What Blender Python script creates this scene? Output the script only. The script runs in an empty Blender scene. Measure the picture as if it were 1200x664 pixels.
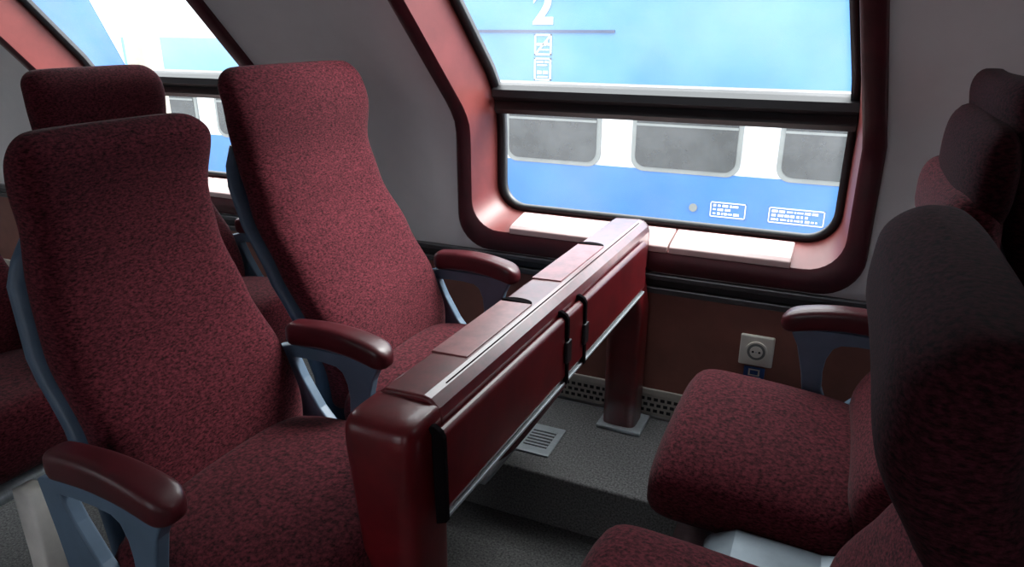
import bpy, bmesh, math, random
from mathutils import Vector, Matrix
random.seed(3)
scene=bpy.context.scene
COL=scene.collection
scene.view_settings.view_transform='Standard'
sin,cos,pi=math.sin,math.cos,math.pi

# ------------------------------------------------------------ materials
def mat(name,col,rough=.5,metal=0,nscale=0,namt=0,stretch=(1,1,1),bump=0,coat=0,sheen=0,spec=.5,col2=None,bdist=.002,lo=.36,hi=.66,croug=.12):
    m=bpy.data.materials.new(name); m.use_nodes=True
    nt=m.node_tree; b=nt.nodes['Principled BSDF']
    b.inputs['Base Color'].default_value=(*col,1); b.inputs['Roughness'].default_value=rough
    b.inputs['Metallic'].default_value=metal; b.inputs['Coat Weight'].default_value=coat
    b.inputs['Coat Roughness'].default_value=croug
    b.inputs['Sheen Weight'].default_value=sheen; b.inputs['Specular IOR Level'].default_value=spec
    if nscale:
        tc=nt.nodes.new('ShaderNodeTexCoord'); mp=nt.nodes.new('ShaderNodeMapping')
        mp.inputs['Scale'].default_value=stretch
        n=nt.nodes.new('ShaderNodeTexNoise'); n.inputs['Scale'].default_value=nscale; n.inputs['Detail'].default_value=5
        n.inputs['Roughness'].default_value=.65
        cr=nt.nodes.new('ShaderNodeValToRGB')
        c2=col2 if col2 else tuple(min(1,c*(1+namt)) for c in col)
        c1=tuple(c*(1-namt) for c in col)
        cr.color_ramp.elements[0].position=lo; cr.color_ramp.elements[1].position=hi
        cr.color_ramp.elements[0].color=(*c1,1); cr.color_ramp.elements[1].color=(*c2,1)
        nt.links.new(tc.outputs['Object'],mp.inputs['Vector']); nt.links.new(mp.outputs[0],n.inputs['Vector'])
        nt.links.new(n.outputs['Fac'],cr.inputs['Fac']); nt.links.new(cr.outputs[0],b.inputs['Base Color'])
        if bump:
            bp=nt.nodes.new('ShaderNodeBump'); bp.inputs['Strength'].default_value=bump; bp.inputs['Distance'].default_value=bdist
            nt.links.new(n.outputs['Fac'],bp.inputs['Height']); nt.links.new(bp.outputs[0],b.inputs['Normal'])
    return m
M_fab=mat('upholstery_wine',(.060,.007,.012),.95,nscale=260,namt=.75,stretch=(.55,.55,1.3),bump=.6,sheen=.05,spec=.12,col2=(.135,.021,.031),bdist=.0012)
M_fab_shade=mat('upholstery_wine_shade',(.022,.004,.007),.95,nscale=260,namt=.7,stretch=(.55,.55,1.3),bump=.5,sheen=.02,spec=.08,col2=(.050,.009,.014),bdist=.0012)  # wine upholstery with the seat-back shade put into its colour
M_red=mat('red_lacquer',(.115,.006,.009),.34,nscale=14,namt=.25,coat=.3)
M_redarm=mat('red_armrest',(.065,.006,.010),.4,nscale=14,namt=.2,coat=.15)
M_redtop=mat('red_lacquer_worn',(.125,.010,.014),.36,nscale=30,namt=.3,coat=.9,bump=.05,croug=.2,spec=.7)
M_tray=mat('tray_lid_worn',(.25,.065,.068),.42,nscale=25,namt=.3,coat=.6,croug=.25,spec=.6)
M_seam=mat('seam_black',(.006,.004,.005),.95,spec=.05,nscale=20,namt=.1)
M_maroon=mat('maroon_frame',(.055,.004,.009),.45,nscale=20,namt=.2)
M_reveal=mat('window_reveal_maroon',(.20,.040,.036),.42,nscale=8,namt=.12)
M_sill=mat('sill_plate',(.60,.43,.42),.4,nscale=10,namt=.08)
M_wall=mat('wall_grey_laminate',(.72,.71,.71),.6,nscale=3,namt=.05)
M_ceil=mat('ceiling_grey',(.6,.6,.6),.7,nscale=3,namt=.05)
M_panel=mat('brown_panel',(.20,.072,.055),.5,nscale=6,namt=.15)
M_rail=mat('dark_rail',(.05,.05,.055),.35,nscale=20,namt=.2)
M_dark=mat('dark_shell_plastic',(.012,.010,.013),.6,nscale=20,namt=.2)
M_cream=mat('cream_strip',(.50,.47,.42),.5,nscale=15,namt=.1)
M_carpet=mat('carpet_grey',(.125,.125,.128),.98,nscale=200,namt=.45,bump=.4,spec=.1,col2=(.22,.22,.22))
M_floor=mat('floor_dark',(.10,.10,.103),.9,nscale=180,namt=.45,bump=.4,spec=.15,col2=(.18,.18,.18))
M_blue=mat('blue_grey_shell',(.06,.10,.155),.45,nscale=12,namt=.1)
M_bluelight=mat('bracket_blue',(.10,.155,.225),.4,nscale=12,namt=.1)
M_black=mat('black_rubber',(.008,.008,.01),.45,nscale=20,namt=.1)
M_white=mat('white_leg_paint',(.75,.73,.69),.4,nscale=9,namt=.1)
M_alu=mat('brushed_aluminium',(.42,.47,.50),.4,metal=.4,nscale=30,namt=.12,stretch=(1,8,1))
M_beam=mat('seat_beam_grey_blue',(.22,.27,.31),.4,metal=.3,nscale=14,namt=.1)
M_sock=mat('socket_plastic',(.68,.66,.60),.4,nscale=9,namt=.05)
M_socklab=mat('label_blue',(.02,.07,.25),.4,nscale=9,namt=.05)
M_tblue=mat('train_blue',(.018,.125,.37),.4,nscale=1.2,namt=.08)
M_tblueu=mat('train_blue_upper',(.032,.165,.39),.4,nscale=1.2,namt=.08)
M_tblue2=mat('train_pale_blue',(.10,.27,.45),.4,nscale=1.2,namt=.08)
M_twhite=mat('train_white',(.62,.64,.66),.4,nscale=1,namt=.05)
M_tgrey=mat('train_window_rubber',(.16,.17,.165),.5,nscale=5,namt=.1)
M_tglass=mat('train_window_glass',(.018,.020,.020),.15,nscale=2.5,namt=.6)
M_tdark=mat('train_dark_line',(.01,.03,.09),.5,nscale=5,namt=.1)
M_pole=mat('post_beige',(.35,.31,.24),.7,nscale=5,namt=.15)
M_ballast=mat('ballast',(.2,.19,.18),.95,nscale=9,namt=.5,bump=.8)
def glassmat(name,tint,lo,hi):
    m=bpy.data.materials.new(name); m.use_nodes=True; nt=m.node_tree
    nt.nodes.clear(); N=nt.nodes.new; L=nt.links.new
    out=N('ShaderNodeOutputMaterial'); tr=N('ShaderNodeBsdfTransparent'); tr.inputs[0].default_value=(*tint,1)
    gl=N('ShaderNodeBsdfGlossy'); gl.inputs['Roughness'].default_value=.03
    tl=N('ShaderNodeBsdfTranslucent'); tl.inputs[0].default_value=(.95,.97,1,1)
    fr=N('ShaderNodeFresnel'); fr.inputs[0].default_value=1.25
    m1=N('ShaderNodeMixShader'); m2=N('ShaderNodeMixShader')
    tc=N('ShaderNodeTexCoord'); n1=N('ShaderNodeTexNoise'); n1.inputs['Scale'].default_value=2.2; n1.inputs['Detail'].default_value=4
    c1=N('ShaderNodeMapRange'); c1.inputs[1].default_value=.35; c1.inputs[2].default_value=.8; c1.inputs[3].default_value=lo; c1.inputs[4].default_value=hi
    L(tc.outputs['Object'],n1.inputs[0]); L(n1.outputs[0],c1.inputs[0])
    L(fr.outputs[0],m1.inputs[0]); L(tr.outputs[0],m1.inputs[1]); L(gl.outputs[0],m1.inputs[2])
    L(c1.outputs[0],m2.inputs[0]); L(m1.outputs[0],m2.inputs[1]); L(tl.outputs[0],m2.inputs[2]); L(m2.outputs[0],out.inputs[0])
    return m
M_glass=glassmat('window_glass_hazy',(.93,.97,.98),.02,.085)
M_glass_fillcut=glassmat('window_glass_fill_cut',(.36,.36,.37),.0,.02)  # darkening added to the unseen south panes to hold back fill light

# ------------------------------------------------------------ mesh helpers
def mk(name,verts,faces,m,parent=None,smooth=True,subs=0,bevel=0,recalc=True):
    me=bpy.data.meshes.new(name); me.from_pydata([tuple(v) for v in verts],[],faces); me.update()
    if recalc:
        bm=bmesh.new(); bm.from_mesh(me); bmesh.ops.recalc_face_normals(bm,faces=bm.faces); bm.to_mesh(me); bm.free()
    if smooth:
        for p in me.polygons: p.use_smooth=True
    o=bpy.data.objects.new(name,me); COL.objects.link(o); me.materials.append(m)
    if bevel:
        b=o.modifiers.new('b','BEVEL'); b.width=bevel; b.segments=3; b.limit_method='ANGLE'; b.angle_limit=.6
    if subs:
        s=o.modifiers.new('s','SUBSURF'); s.levels=subs; s.render_levels=subs
    if parent: o.parent=parent
    return o
def empty(name):
    e=bpy.data.objects.new(name,None); COL.objects.link(e); e.empty_display_size=.1; return e
def box(name,x0,x1,y0,y1,z0,z1,m,parent=None,bevel=.003):
    v=[(x,y,z) for x in (x0,x1) for y in (y0,y1) for z in (z0,z1)]
    f=[(0,1,3,2),(4,6,7,5),(0,4,5,1),(2,3,7,6),(0,2,6,4),(1,5,7,3)]
    return mk(name,v,f,m,parent,smooth=False,bevel=bevel)
def loft(name,rings,m,parent=None,subs=0,smooth=True):
    n=len(rings[0]); v=[p for r in rings for p in r]; f=[]
    for i in range(len(rings)-1):
        for j in range(n):
            a=i*n+j; b=i*n+(j+1)%n; f.append((a,b,b+n,a+n))
    f.append(tuple(range(n))); f.append(tuple(range((len(rings)-1)*n,len(rings)*n)))
    return mk(name,v,f,m,parent,smooth=smooth,subs=subs)
def sup(n,N=28):
    out=[]
    for i in range(N):
        t=2*pi*(i+.5)/N; c,s=cos(t),sin(t)
        out.append((math.copysign(abs(c)**(2/n),c),math.copysign(abs(s)**(2/n),s)))
    return out
def interp(tab,z):
    if z<=tab[0][0]: return tab[0][1]
    for (a,va),(b,vb) in zip(tab,tab[1:]):
        if z<=b:
            t=(z-a)/(b-a); t=t*t*(3-2*t)*.5+t*.5; return va+(vb-va)*t
    return tab[-1][1]
def prism(name,poly,axis,a0,a1,m,parent=None,bevel=0,smooth=False):
    def P(p,a):
        if axis=='y': return (p[0],a,p[1])
        if axis=='x': return (a,p[0],p[1])
        return (p[0],p[1],a)
    n=len(poly); v=[P(p,a0) for p in poly]+[P(p,a1) for p in poly]
    f=[tuple(range(n)),tuple(range(n,2*n))]+[(i,(i+1)%n,(i+1)%n+n,i+n) for i in range(n)]
    return mk(name,v,f,m,parent,smooth=smooth,bevel=bevel)

# ------------------------------------------------------------ side wall profile
LEAN=math.radians(37)
def ang(s):
    if s<.90: return 0
    if s<1.02: return LEAN*(s-.90)/.12
    if s<1.85: return LEAN
    if s<2.25: return LEAN+(pi/2-LEAN)*(s-1.85)/.4
    return pi/2
TAB=[]; y,z,s=1.8,0.0,0.0; DS=.005
while s<2.4:
    a=ang(s+DS/2); TAB.append((y,z)); y-=sin(a)*DS; z+=cos(a)*DS; s+=DS
YC=.42
RAKE=.14
def W(x,s,off=0,side=1):
    s=max(0,min(s,2.39)); i=int(s/DS); i=min(i,len(TAB)-2); f=s/DS-i
    yy=TAB[i][0]*(1-f)+TAB[i+1][0]*f; zz=TAB[i][1]*(1-f)+TAB[i+1][1]*f; a=ang(s)
    yy+=cos(a)*off; zz+=sin(a)*off
    if side<0: yy=2*YC-yy
    return (x,yy,zz)
def rk(pts):   # window openings are raked slightly towards the rear of the carriage
    return [(p[0]-RAKE*max(0,p[1]-.95),p[1]) for p in pts]
def rr(x0,x1,s0,s1,r,nc=8,m=26):
    pts=[]
    cs=[(x1-r,s1-r,0),(x0+r,s1-r,pi/2),(x0+r,s0+r,pi),(x1-r,s0+r,3*pi/2)]
    for k,(cx,cy,a0) in enumerate(cs):
        for i in range(nc+1):
            a=a0+pi/2*i/nc; pts.append((cx+r*cos(a),cy+r*sin(a)))
        nx,ny,na=cs[(k+1)%4]; p0=pts[-1]; p1=(nx+r*cos(na),ny+r*sin(na))
        for i in range(1,m): t=i/m; pts.append((p0[0]+(p1[0]-p0[0])*t,p0[1]+(p1[1]-p0[1])*t))
    return pts
def ringmesh(name,loops,m,side,parent=None,K=1,cap=False):
    L=[]
    for (a,oa),(b,ob) in zip(loops,loops[1:]):
        for k in range(K):
            t=k/K; L.append([W(p[0]*(1-t)+q[0]*t,p[1]*(1-t)+q[1]*t,oa*(1-t)+ob*t,side) for p,q in zip(a,b)])
    L.append([W(p[0],p[1],loops[-1][1],side) for p in loops[-1][0]])
    n=len(L[0]); v=[p for l in L for p in l]; f=[]
    for i in range(len(L)-1):
        for j in range(n): f.append((i*n+j,i*n+(j+1)%n,(i+1)*n+(j+1)%n,(i+1)*n+j))
    if cap: f.append(tuple(range((len(L)-1)*n,len(L)*n)))
    return mk(name,v,f,m,parent,smooth=True,recalc=False)
WX0,WX1=-.985,.105; XC=(WX0+WX1)/2; PER=1.70
S0,S1=.585,1.66
REV=.13
wi=0
def joinobjs(objs,name):
    bpy.ops.object.select_all(action='DESELECT')
    for o in objs: o.select_set(True)
    bpy.context.view_layer.objects.active=objs[0]; bpy.ops.object.join(); objs[0].name=name; return objs[0]
for side,nm in ((1,'wall_north'),(-1,'wall_south')):
    parts=[]
    for k in range(-3,3):
        dx=k*PER; x0,x1=WX0+dx,WX1+dx
        cell=rr(XC+dx-PER/2,XC+dx+PER/2,0,1.9,.0005)
        outer=rk(rr(x0,x1,S0,S1,.10))
        parts.append(ringmesh('w',[(cell,0),(outer,0)],M_wall,side,K=8))
        wi+=1
        e=empty('window_%d'%wi)
        fi=rk(rr(x0+.045,x1-.050,S0+.058,S1-.045,.085))
        ringmesh('frame_face',[(outer,.02),(outer,-.012),(rk(rr(x0+.006,x1-.006,S0+.006,S1-.006,.096)),-.016),(rk(rr(x0+.038,x1-.043,S0+.05,S1-.038,.088)),-.016),(fi,-.01)],M_maroon,side,e)
        gi=rk(rr(x0+.075,x1-.072,S0+.098,S1-.075,.075))
        gi2=rk(rr(x0+.066,x1-.064,S0+.090,S1-.066,.08))
        ringmesh('frame_reveal',[(fi,-.01),(gi2,REV)],M_reveal,side,e,K=4)
        gj=rk(rr(x0+.086,x1-.083,S0+.106,S1-.086,.065))
        ringmesh('gasket',[(gi2,REV),(gi2,REV-.008),(gj,REV-.008),(gj,REV+.02)],M_black,side,e)
        gc=[(( p[0]-(x0+x1)/2)*.02+(x0+x1)/2,(p[1]-1.15)*.02+1.15) for p in gi]
        ringmesh('glass',[(gi,REV+.006),(gc,REV+.006)],M_glass if side>0 else M_glass_fillcut,side,e,K=14,cap=True)
        v=[];f=[];ss=[.940,.940,.950,.962,.975,.986,.986];oo=[REV+.02,REV-.02,REV-.028,REV-.012,REV-.03,REV-.02,REV+.02]
        n=len(ss)
        for xx in (x0+.07,x1-.067):
            for a,b in zip(ss,oo): v.append(W(xx,a,b,side))
        for i in range(n-1): f.append((i,i+1,i+1+n,i+n))
        mk('divider_bar',v,f,M_black,e,smooth=False,recalc=False)
        for a,b in ((x0+.165,x0+.62),(x0+.625,x1-.165)):
            def Y(q): return q if side>0 else 2*YC-q
            poly=[(1.786,.640),(1.786,.657),(1.80,.664),(1.895,.680),(1.895,.655)]
            prism('sill_plate',[(Y(p),q) for p,q in poly],'x',a,b,M_sill,e,bevel=.003)
    joinobjs(parts,nm)
v=[];f=[]
X0,X1=XC-3*PER-PER/2,XC+2*PER+PER/2
pts=[W(0,1.9+.5*i/20) for i in range(21)]
prof=[(p[1],p[2]) for p in pts]; prof=prof+[(2*YC-a,b) for a,b in reversed(prof)]
for a,b in prof: v+= [(X0,a,b),(X1,a,b)]
for i in range(len(prof)-1): f.append((2*i,2*i+1,2*i+3,2*i+2))
mk('ceiling',v,f,M_ceil,recalc=False)
box('floor',X0,X1,2*YC-1.8,1.8,-.05,0,M_floor,bevel=0)
for nm,xx in (('wall_west',X0),('wall_east',X1)):
    sidep=[(W(0,1.9*i/60)[1],W(0,1.9*i/60)[2]) for i in range(61)]+prof[:21]
    full=sidep+[(2*YC-a,b) for a,b in reversed(sidep)]
    prism(nm,full,'x',xx-.02 if xx<0 else xx,xx if xx<0 else xx+.02,M_wall)
LZ=.15
def YN(q,side): return q if side>0 else 2*YC-q
for side,t in ((1,'north'),(-1,'south')):
    def bx(n,x0,x1,y0,y1,z0,z1,m,par=None,bevel=.003):
        a,b=sorted((YN(y0,side),YN(y1,side))); return box(n,x0,x1,a,b,z0,z1,m,par,bevel)
    e=empty('trim_1' if side>0 else 'trim_2')
    bx('rail_top',X0,X1,1.778,1.80,.566,.580,M_rail,e)
    bx('rail_groove',X0,X1,1.788,1.80,.545,.566,M_black,e)
    bx('rail_bottom',X0,X1,1.776,1.80,.528,.545,M_rail,e)
    xs=X0; k=0
    while xs<X1-.1:
        bx('panel_%d'%k,xs,xs+.846,1.786,1.80,.235,.528,M_panel,e); xs+=.85; k+=1
    e3=empty('baseboard_'+t)
    bx('strip',X0,X1,1.780,1.80,.222,.240,M_cream,e3)
    bx('grille_plate',X0,X1,1.788,1.80,.155,.222,M_cream,e3,bevel=0)
    v=[];f=[]
    if side>0:
        xx=-3.2
        while xx<1.6:
            for r in range(3):
                o=.009 if r%2 else 0
                zc=.170+r*.018; b=len(v)
                v+=[(xx+o,1.7865,zc-.005),(xx+o+.012,1.7865,zc-.005),(xx+o+.012,1.7865,zc+.005),(xx+o,1.7865,zc+.005)]
                f.append((b,b+1,b+2,b+3))
            xx+=.019
        mk('grille_slots',v,f,M_black,e3,smooth=False,recalc=False)
box('floor_ledge',X0,X1,1.40,1.782,0,LZ,M_carpet,bevel=.006)
e=empty('floor_vent')
box('vent_frame',-.665,-.565,1.47,1.61,LZ,LZ+.006,M_alu,e)
box('vent_well',-.648,-.582,1.50,1.585,LZ+.004,LZ+.0065,M_rail,e,bevel=0)
for i in range(6): box('slat_%d'%i,-.648,-.582,1.503+i*.0145,1.510+i*.0145,LZ+.006,LZ+.008,M_alu,e,bevel=0)

# ------------------------------------------------------------ socket
e=empty('power_socket')
sx,sz=-.112,.412
box('plate',sx-.042,sx+.042,1.774,1.786,sz-.042,sz+.042,M_sock,e,.004)
def cyl(name,c,r,y0,y1,m,par,n=32):
    return prism(name,[(c[0]+r*cos(2*pi*i/n),c[1]+r*sin(2*pi*i/n)) for i in range(n)],'y',y0,y1,m,par)
cyl('ring',(sx,sz),.027,1.770,1.775,M_sock,e); cyl('well',(sx,sz),.0225,1.7692,1.7705,M_tgrey,e)
cyl('face',(sx,sz),.016,1.7682,1.7694,M_sock,e)
for d in (-.008,.008): cyl('pin',(sx+d,sz),.0030,1.7672,1.7684,M_black,e)
cyl('screw',(sx,sz),.002,1.7672,1.7684,M_alu,e)
box('label',sx-.026,sx+.026,1.781,1.786,sz-.088,sz-.049,M_socklab,e,.001)
box('label_laptop',sx-.014,sx+.014,1.779,1.781,sz-.072,sz-.054,M_sock,e,0)
box('label_laptop_screen',sx-.010,sx+.010,1.7785,1.779,sz-.069,sz-.057,M_socklab,e,0)
box('label_base',sx-.018,sx+.018,1.779,1.781,sz-.080,sz-.076,M_sock,e,0)

# ------------------------------------------------------------ seats
SE=sup(3.2,32)
SEC=sup(3.6,32)
def seat(x0,yc,d,prof,ztop,hws,arms=(),name='train_seat',cdepth=.40,wing=.02,chw=.235,cz=.42,legm=None,pan=False,armx=0,cy=0,by=0,pillow=None,shell=None,thk=.105,shadez=None,fab=None):
    fab=fab or M_fab
    e=empty(name)
    def P(lx,ly,z): return (x0+d*lx,yc+ly,z)
    rings=[]
    def ring(z,hw,th,fx):
        r=[]
        for a,b in SE:
            ly=hw*a+by; lx=fx-th/2+th/2*b
            if b>0: lx+=wing*(abs(a)**2.5)*b - .5*wing*b
            r.append(P(lx,ly,z))
        return r
    rt=.05
    zs=[.40+(ztop-rt-.40)*i/26 for i in range(27)]
    for q in zs: rings.append(ring(q,interp(hws,q),thk-.03*max(0,(q-.8))/.3,-interp(prof,q)))
    hwT=interp(hws,ztop-rt); thT=thk-.03*max(0,(ztop-rt-.8))/.3
    for i in range(1,8):
        a=pi/2*i/7; c=cos(a)
        zz=ztop-rt+rt*sin(a); th=thT*(.25+.75*c); hw=hwT-.055*(1-c)-.02*(i==7)
        rings.append(ring(zz,hw,th,-interp(prof,zz)-(thT-th)/2))
    o=loft('backrest',rings,fab,e,subs=1)
    if shadez:
        o.data.materials.append(M_fab_shade)
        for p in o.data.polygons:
            if p.center.z>shadez: p.material_index=1  # upper backrest gets painted shade, lower part keeps the plain cloth
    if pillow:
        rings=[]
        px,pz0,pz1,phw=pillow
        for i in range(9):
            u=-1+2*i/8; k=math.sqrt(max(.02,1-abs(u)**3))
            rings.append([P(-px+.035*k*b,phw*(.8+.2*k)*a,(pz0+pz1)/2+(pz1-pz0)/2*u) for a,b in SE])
        loft('headrest_pad',rings,M_fab_shade,e,subs=1)  # pad colour carries painted shade
    rings=[]
    for i in range(18):
        q=.30+(ztop-.16-.30)*i/17
        k=1 if i<16 else (.93 if i==16 else .8)
        fx=-interp(prof,q)-thk+.035; th=.05; hw=(interp(hws,q)+.008)*k
        rings.append([P(fx-th/2+th/2*b,hw*a+by,q) for a,b in SE])
    loft('rear_shell',rings,shell or M_blue,e,subs=0)
    rings=[]; n=16
    for i in range(n+1):
        t=i/n; lx=-.03+(cdepth+.03)*t
        u=min(1,(cdepth-lx)/.06); k=math.sqrt(max(0,1-(1-u)**2)) if u<1 else 1
        hw=chw*(.86+.14*k)-(.01 if lx<0 else 0); hz=.068*(.35+.65*k)
        zc=cz+.025*t-(.012*(1-k))+.006*sin(pi*t)
        rings.append([P(lx,cy+hw*a,zc+hz*b+(.014*(1-a*a) if b>0 else 0)) for a,b in SEC])
    loft('cushion',rings,M_fab,e,subs=1)
    rings=[]
    for lx,hz in ((-.12,.012),(0,.02),(.2,.02),(cdepth-.06,.012)):
        rings.append([P(lx,(chw-.02)*a,cz-.085+hz*b) for a,b in SEC])
    loft('seat_pan',rings,M_alu,e)
    if pan:
        s=[(-.10,cz-.08),(.19,cz-.08),(.20,cz-.01),(.15,cz+.018),(.02,cz+.012),(-.10,cz+.04)]
        poly=[(x0+d*a,b) for a,b in s]
        prism('support_beam',poly,'y',yc-chw-.105,yc-chw-.003,M_beam,e,bevel=.014)
    if legm:
        for nm,lx in (('leg_front',cdepth-.03),('leg_rear',.02)):
            rings=[[P(lx-.01*(z<.1)+.03*p,-.07+.022*q,z) for p,q in sup(6,24)] for z in (cz-.075,.2,.001)]
            loft(nm,rings,legm,e)
    else:
        for nm,a,b in (('leg_front',.12,.05),('leg_rear',-.06,-.08)):
            rings=[[P(lx+.036*p,-.06+.026*q,z) for p,q in SEC] for z,lx in ((cz-.095,a),(.2,(a+b)/2),(.001,b))]
            loft(nm,rings,M_rail,e)
    for side in arms:
        ya=yc+side*.245
        def Q(lx,dy,z): return (x0+d*(lx+armx),ya+dy,z)
        rings=[]; n=18; la,lb=-.07,.175
        for i in range(n+1):
            t=i/n; lx=la+(lb-la)*t
            k=min(1,(lb-lx)/.03); k=math.sqrt(max(0,1-(1-k)**2)); k2=min(1,t/.08+.4)
            hw=.027*(.35+.65*k)*k2*(.85+.25*t); hz=.0245*(.4+.6*k)*k2
            zc=.625+.010*sin(pi*t*.9)-.020*t*t*t
            rings.append([Q(lx,hw*a,zc+hz*b) for a,b in SEC])
        loft('armrest_pad',rings,M_redarm,e,subs=1)
        o=[(-.10,.59),(-.05,.604),(.05,.604),(.12,.602),(.15,.59),(.135,.56),(.12,.50),(.11,.44),(.10,.38),(.0,.36),(-.07,.38),(-.085,.50)]
        h=[(-.055,.575),(-.02,.578),(.02,.578),(.05,.575),(.065,.565),(.075,.54),(.078,.51),(.075,.47),(.06,.43),(.035,.43),(.0,.47),(-.035,.53)]
        v=[];f=[]
        for dy in (-.012,.012):
            v+=[Q(a,dy,b) for a,b in o]+[Q(a,dy,b) for a,b in h]
        n=12
        for j in range(n):
            k=(j+1)%n
            f+=[(j,k,n+k,n+j),(2*n+j,2*n+k,3*n+k,3*n+j),(j,k,2*n+k,2*n+j),(n+j,n+k,3*n+k,3*n+j)]
        mk('armrest_bracket',v,f,M_bluelight,e,smooth=False,bevel=.004)
    return e
profL=[(.40,.0),(.50,.0),(.60,.03),(.72,.10),(.84,.17),(.95,.205),(1.03,.205),(1.13,.235)]
hwL=[(.40,.205),(.55,.222),(.75,.218),(.86,.206),(.94,.204),(1.02,.222),(1.10,.218)]
seat(-.85,1.29,1,profL,1.125,hwL,arms=(1,),cdepth=.36,cy=-.02)
profL2=[(.40,.0),(.50,.0),(.60,.03),(.72,.10),(.84,.135),(.95,.14),(1.03,.125),(1.13,.16)]
seat(-.88,.76,1,profL2,1.06,[(.40,.19),(.55,.200),(.72,.190),(.84,.172),(.92,.164),(1.0,.176),(1.10,.172)],arms=(1,-1),cdepth=.37,cy=-.01,by=.022)
seat(-1.58,1.335,1,profL,1.10,[(.40,.205),(.55,.222),(.75,.21),(.86,.19),(.94,.19),(1.02,.198),(1.10,.192)],arms=(1,),cdepth=.32,legm=M_white)
seat(-1.66,.75,1,profL,1.07,hwL,arms=(1,-1),cdepth=.34,legm=M_white)
profR=[(.40,.0),(.50,.0),(.60,.05),(.70,.105),(.76,.10),(.84,.02),(.91,-.015),(.98,-.01),(1.06,.03)]
hwR=[(.40,.205),(.55,.222),(.70,.205),(.84,.222),(.94,.225),(1.06,.21)]
seat(.06,.705,-1,profR,1.015,[(a,b+.018) for a,b in hwR],cdepth=.32,chw=.212,shell=M_dark,thk=.125,cz=.405,shadez=.735)
profR2=[(.40,.0),(.50,.0),(.60,.05),(.72,.09),(.82,.09),(.90,.045),(.98,.045),(1.06,.075)]
seat(.09,1.27,-1,profR2,.99,hwR,arms=(1,),cdepth=.32,pan=True,chw=.235,armx=-.03,cz=.408,pillow=(.105,.93,1.085,.212),shell=M_dark)
profB=[(.40,.0),(.60,.06),(.84,.19),(.95,.23),(1.03,.245),(1.13,.265)]
seat(.525,1.31,1,profB,1.135,hwL,arms=(1,),cdepth=.40,shell=M_dark,fab=M_fab_shade)  # backrest cloth darkened to stand for shade
seat(.62,.735,1,profB,1.08,hwL,arms=(-1,),cdepth=.40,shell=M_dark)

# ------------------------------------------------------------ table
T=empty('folding_table')
yn,yf=.73,1.775
TXc=-.475
body=[(-.530,.60),(-.533,.70),(-.527,.716),(-.515,.724),(-.452,.727),(-.441,.724),(-.428,.712),(-.424,.698),(-.424,.60),(-.44,.592),(-.515,.592)]
prism('table_body',body,'y',yn,yf,M_redtop,T,bevel=.004)
rings=[]
for i in range(8):
    a=pi/2*i/7; k=cos(a); yy=yf+.022*sin(a)
    rings.append([(TXc-.003+(p[0]-TXc+.003)*(.7+.3*k),yy,.65+(p[1]-.65)*(.7+.3*k)) for p in body])
loft('end_cap',rings,M_redtop,T)
prism('top_seam',[(-.4465,.7250),(-.4450,.7262),(-.4435,.7252),(-.4455,.7240)],'y',yn+.05,yf-.03,M_seam,T)
for a,b in ((.86,1.10),(1.24,1.50)):
    prism('tray_lid',[(-.519,.7225),(-.519,.7266),(-.456,.7290),(-.456,.7255)],'y',a,b,M_tray,T,bevel=.001)
    n=14; cr=[(-.488+.030*cos(pi*i/n),b+.003+.018*sin(pi*i/n)) for i in range(n+1)]
    prism('finger_notch',cr,'z',.7245,.7288,M_seam,T)
secs=[(.712,1.15),(1.160,1.245),(1.255,1.70)]
for i,(a,b) in enumerate(secs):
    prism('leaf_east_%d'%i,[(-.424,.690),(-.416,.694),(-.408,.687),(-.406,.575),(-.412,.560),(-.424,.560)],'y',a,b,M_red,T,bevel=.004)
    prism('leaf_west_%d'%i,[(-.533,.693),(-.541,.697),(-.548,.69),(-.550,.575),(-.544,.562),(-.533,.562)],'y',max(a,.775),b,M_red,T,bevel=.004)
box('leaf_rail',-.418,-.406,.712,1.70,.554,.560,M_alu,T,.002)
for y0 in (.700,1.149,1.244):
    prism('hinge_strap',[(-.428,.700),(-.420,.7035),(-.408,.697),(-.4035,.688),(-.4030,.555),(-.42,.548),(-.422,.690)],'y',y0,y0+.011,M_seam,T,bevel=.002)
for y0 in (1.155,1.249):
    prism('hinge_loop',[(-.4075,.645),(-.4010,.645),(-.4010,.60),(-.4075,.60)],'y',y0-.012,y0+.012,M_black,T,bevel=.002)
rings=[]
SL=sup(5,36)
for z,hx,hy,cx,cy in ((0.001,.041,.042,-.474,.715),(.2,.043,.044,-.474,.712),(.45,.047,.049,-.477,.708),(.60,.052,.053,-.479,.705),(.66,.055,.056,-.480,.704),(.690,.056,.057,-.480,.704),(.705,.055,.055,-.480,.704),(.715,.051,.049,-.480,.706),(.719,.042,.038,-.480,.71)):
    rings.append([(cx+hx*a,cy+hy*b,z) for a,b in SL])
loft('leg_aisle',rings,M_red,T,subs=1)
rings=[]
for z,hx,hy in ((LZ+.012,.046,.045),(.3,.047,.045),(.5,.047,.045),(.60,.045,.045)):
    rings.append([(-.453-.015*max(0,z-.5)/.1+hx*a,1.726+hy*b,z) for a,b in SL])
loft('leg_wall',rings,M_red,T)
box('foot_plate',-.51,-.385,1.665,1.776,LZ,LZ+.012,M_alu,T,.004)
T.location=(-.475,1.25,0)
for c in T.children:
    c.matrix_parent_inverse=Matrix.Translation((.475,-1.25,0))
T.rotation_euler=(0,0,-.024)

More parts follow.
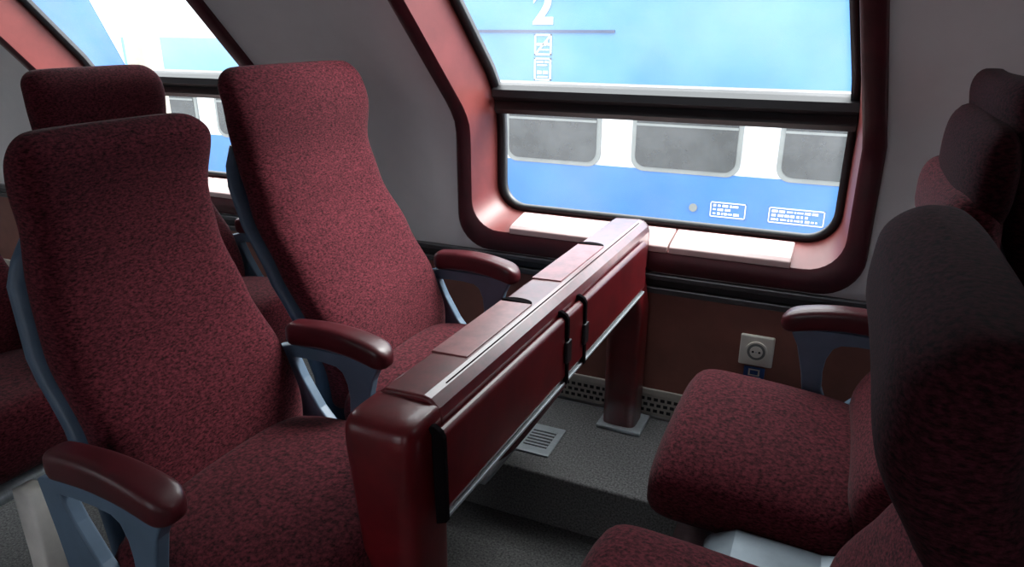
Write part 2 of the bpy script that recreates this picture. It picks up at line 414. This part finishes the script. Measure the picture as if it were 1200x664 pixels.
# ------------------------------------------------------------ outside
TR=empty('passing_train_carriage')
YT=8.0
def slab(n,x0,x1,z0,z1,m,dy=0,par=None,th=.02):
    return box(n,x0,x1,YT-dy-th,YT-dy,z0,z1,m,par or TR,bevel=0)
box('body',-26,16,YT,YT+2.7,-1.45,2.5,M_twhite,TR,.1)
slab('band_upper_blue_1',-6.9,16,.60,2.5,M_tblueu)
slab('band_upper_pale',-10.2,-6.9,.60,1.05,M_tblue2)
slab('band_upper_blue_2',-26,-11.3,.60,2.5,M_tblue)
slab('band_lower_blue',-26,16,-1.3,-.33,M_tblue)
slab('band_line',-26,16,-1.45,-1.3,M_tdark)
prism('diagonal_field',[(-11.3,.6),(-10.2,.6),(-11.3,2.5)],'y',YT-.02,YT,M_tblue,TR)
def rrp(x0,x1,z0,z1,r): return rr(x0,x1,z0,z1,r,6,2)
k=-14
while k<9:
    xa=-2.07+1.58*k
    prism('window_rubber',rrp(xa-.05,xa+1.16,-.35,.35,.15),'y',YT-.03,YT,M_tgrey,TR)
    prism('window_pane',rrp(xa,xa+1.11,-.30,.31,.12),'y',YT-.04,YT-.02,M_tglass,TR)
    box('window_split',xa,xa+1.11,YT-.05,YT-.03,.16,.185,M_tgrey,TR,0)
    k+=1
slab('grab_line',-4.13,-2.38,1.135,1.165,M_tdark,.02)
def text(t,x,z,size,name):
    cu=bpy.data.curves.new(name,'FONT'); cu.body=t; cu.size=size; cu.extrude=.004; cu.align_x='CENTER'; cu.offset=.016
    o=bpy.data.objects.new(name,cu); COL.objects.link(o); o.location=(x,YT-.03,z); o.rotation_euler=(pi/2,0,0)
    cu.materials.append(M_twhite); o.parent=TR
text('2',-3.23,1.24,.50,'class_number')
def frame(x0,x1,z0,z1,w,dy=.025):
    slab('sign_edge',x0,x1,z1-w,z1,M_twhite,dy,th=.01); slab('sign_edge',x0,x1,z0,z0+w,M_twhite,dy,th=.01)
    slab('sign_edge',x0,x0+w,z0,z1,M_twhite,dy,th=.01); slab('sign_edge',x1-w,x1,z0,z1,M_twhite,dy,th=.01)
frame(-3.33,-3.12,.89,1.12,.018); frame(-3.33,-3.12,.61,.86,.018)
def stroke(a,b,w,m=None):
    dx,dz=b[0]-a[0],b[1]-a[1]; l=math.hypot(dx,dz); nx,nz=-dz/l*w/2,dx/l*w/2
    prism('sign_stroke',[(a[0]+nx,a[1]+nz),(b[0]+nx,b[1]+nz),(b[0]-nx,b[1]-nz),(a[0]-nx,a[1]-nz)],'y',YT-.035,YT-.025,m or M_twhite,TR)
stroke((-3.30,.92),(-3.15,1.09),.018); stroke((-3.30,1.01),(-3.18,1.01),.026); stroke((-3.17,1.01),(-3.145,1.01),.026); stroke((-3.17,1.03),(-3.19,1.06),.012); stroke((-3.26,.95),(-3.15,.95),.012)
stroke((-3.30,.815),(-3.22,.815),.018); stroke((-3.20,.815),(-3.15,.815),.018)
stroke((-3.29,.78),(-3.17,.78),.012)
for a,b,z in ((-3.29,-3.24,.70),(-3.22,-3.16,.70),(-3.29,-3.16,.65)): stroke((a,z),(b,z),.035 if z>.68 else .016)
# small data plates: lines too small to read, kept as irregular strokes
for fx0,fx1 in ((-1.18,-.80),(-.56,.0)):
    frame(fx0,fx1,-.80,-.63,.010)
    for r in range(3):
        xx=fx0+.03
        end=fx1-.03 if r!=1 else fx1-.12
        while xx<end-.03:
            wd=random.choice((.02,.03,.045,.06)); wd=min(wd,end-xx)
            stroke((xx,-.67-r*.045),(xx+wd,-.67-r*.045),random.choice((.016,.022,.026))); xx+=wd+random.choice((.010,.014,.02))
cyl('valve_cap',(-1.37,-.72),.045,YT-.04,YT,M_tgrey,TR)
for bx_ in (-20,-13,-6,1,8):
    box('bogie',bx_-1.3,bx_+1.3,YT+.3,YT+2.4,-2.2,-1.45,M_tdark,TR,.05)
    for w in (-.9,.9):
        cyl('wheel',(bx_+w,-2.06),.42,YT+.2,YT+.34,M_rail,TR)
box('ground_ballast',-60,50,2.3,60,-2.75,-2.6,M_ballast,bevel=0)
for i,yy in enumerate((YT+.6,YT+2.0)):
    box('track_rail',-60,50,yy-.04,yy+.04,-2.6,-2.48,M_alu,bevel=.01)
e=empty('catenary_post')
prism('shaft',[( -6.35+.16*cos(2*pi*i/24),5.2+.16*sin(2*pi*i/24)) for i in range(24)],'z',-2.6,5,M_pole,e)
prism('collar',[(-6.35+.2*cos(2*pi*i/24),5.2+.2*sin(2*pi*i/24)) for i in range(24)],'z',-2.6,-2.3,M_pole,e)
box('bracket_arm',-6.4,-6.3,3.4,5.2,4.3,4.4,M_pole,e)

# ------------------------------------------------------------ world (overcast sky) + hazy sun
w=bpy.data.worlds.new('World'); scene.world=w; w.use_nodes=True; nt=w.node_tree
bg=nt.nodes['Background']; tc=nt.nodes.new('ShaderNodeTexCoord'); sp=nt.nodes.new('ShaderNodeSeparateXYZ'); cr=nt.nodes.new('ShaderNodeValToRGB')
nt.links.new(tc.outputs['Generated'],sp.inputs[0]); nt.links.new(sp.outputs['Z'],cr.inputs[0]); nt.links.new(cr.outputs[0],bg.inputs[0])
cr.color_ramp.elements[0].position=0; cr.color_ramp.elements[0].color=(.42,.44,.46,1)
cr.color_ramp.elements[1].position=.8; cr.color_ramp.elements[1].color=(.95,.97,.98,1)
bg.inputs[1].default_value=7.0
sd=bpy.data.lights.new('sun','SUN'); sd.energy=8; sd.angle=math.radians(35); sd.color=(1,.98,.95)
so=bpy.data.objects.new('sun',sd); COL.objects.link(so); so.location=(6,12,10)
so.rotation_euler=Vector((.55,.55,.75)).to_track_quat('Z','Y').to_euler()

# ------------------------------------------------------------ camera
F=831.0; psi=math.radians(24.4); th=math.radians(19.9)
Fw=Vector((-sin(psi)*cos(th),cos(psi)*cos(th),-sin(th))); R=Vector((cos(psi),sin(psi),0)); U=R.cross(Fw)
cd=bpy.data.cameras.new('Camera'); cam=bpy.data.objects.new('Camera',cd); COL.objects.link(cam)
cd.sensor_width=36; cd.lens=36*F/1200; cd.clip_start=.02
m=Matrix((R,U,-Fw)).transposed().to_4x4(); m.translation=Vector((0,0,1.2)); cam.matrix_world=m
scene.camera=cam
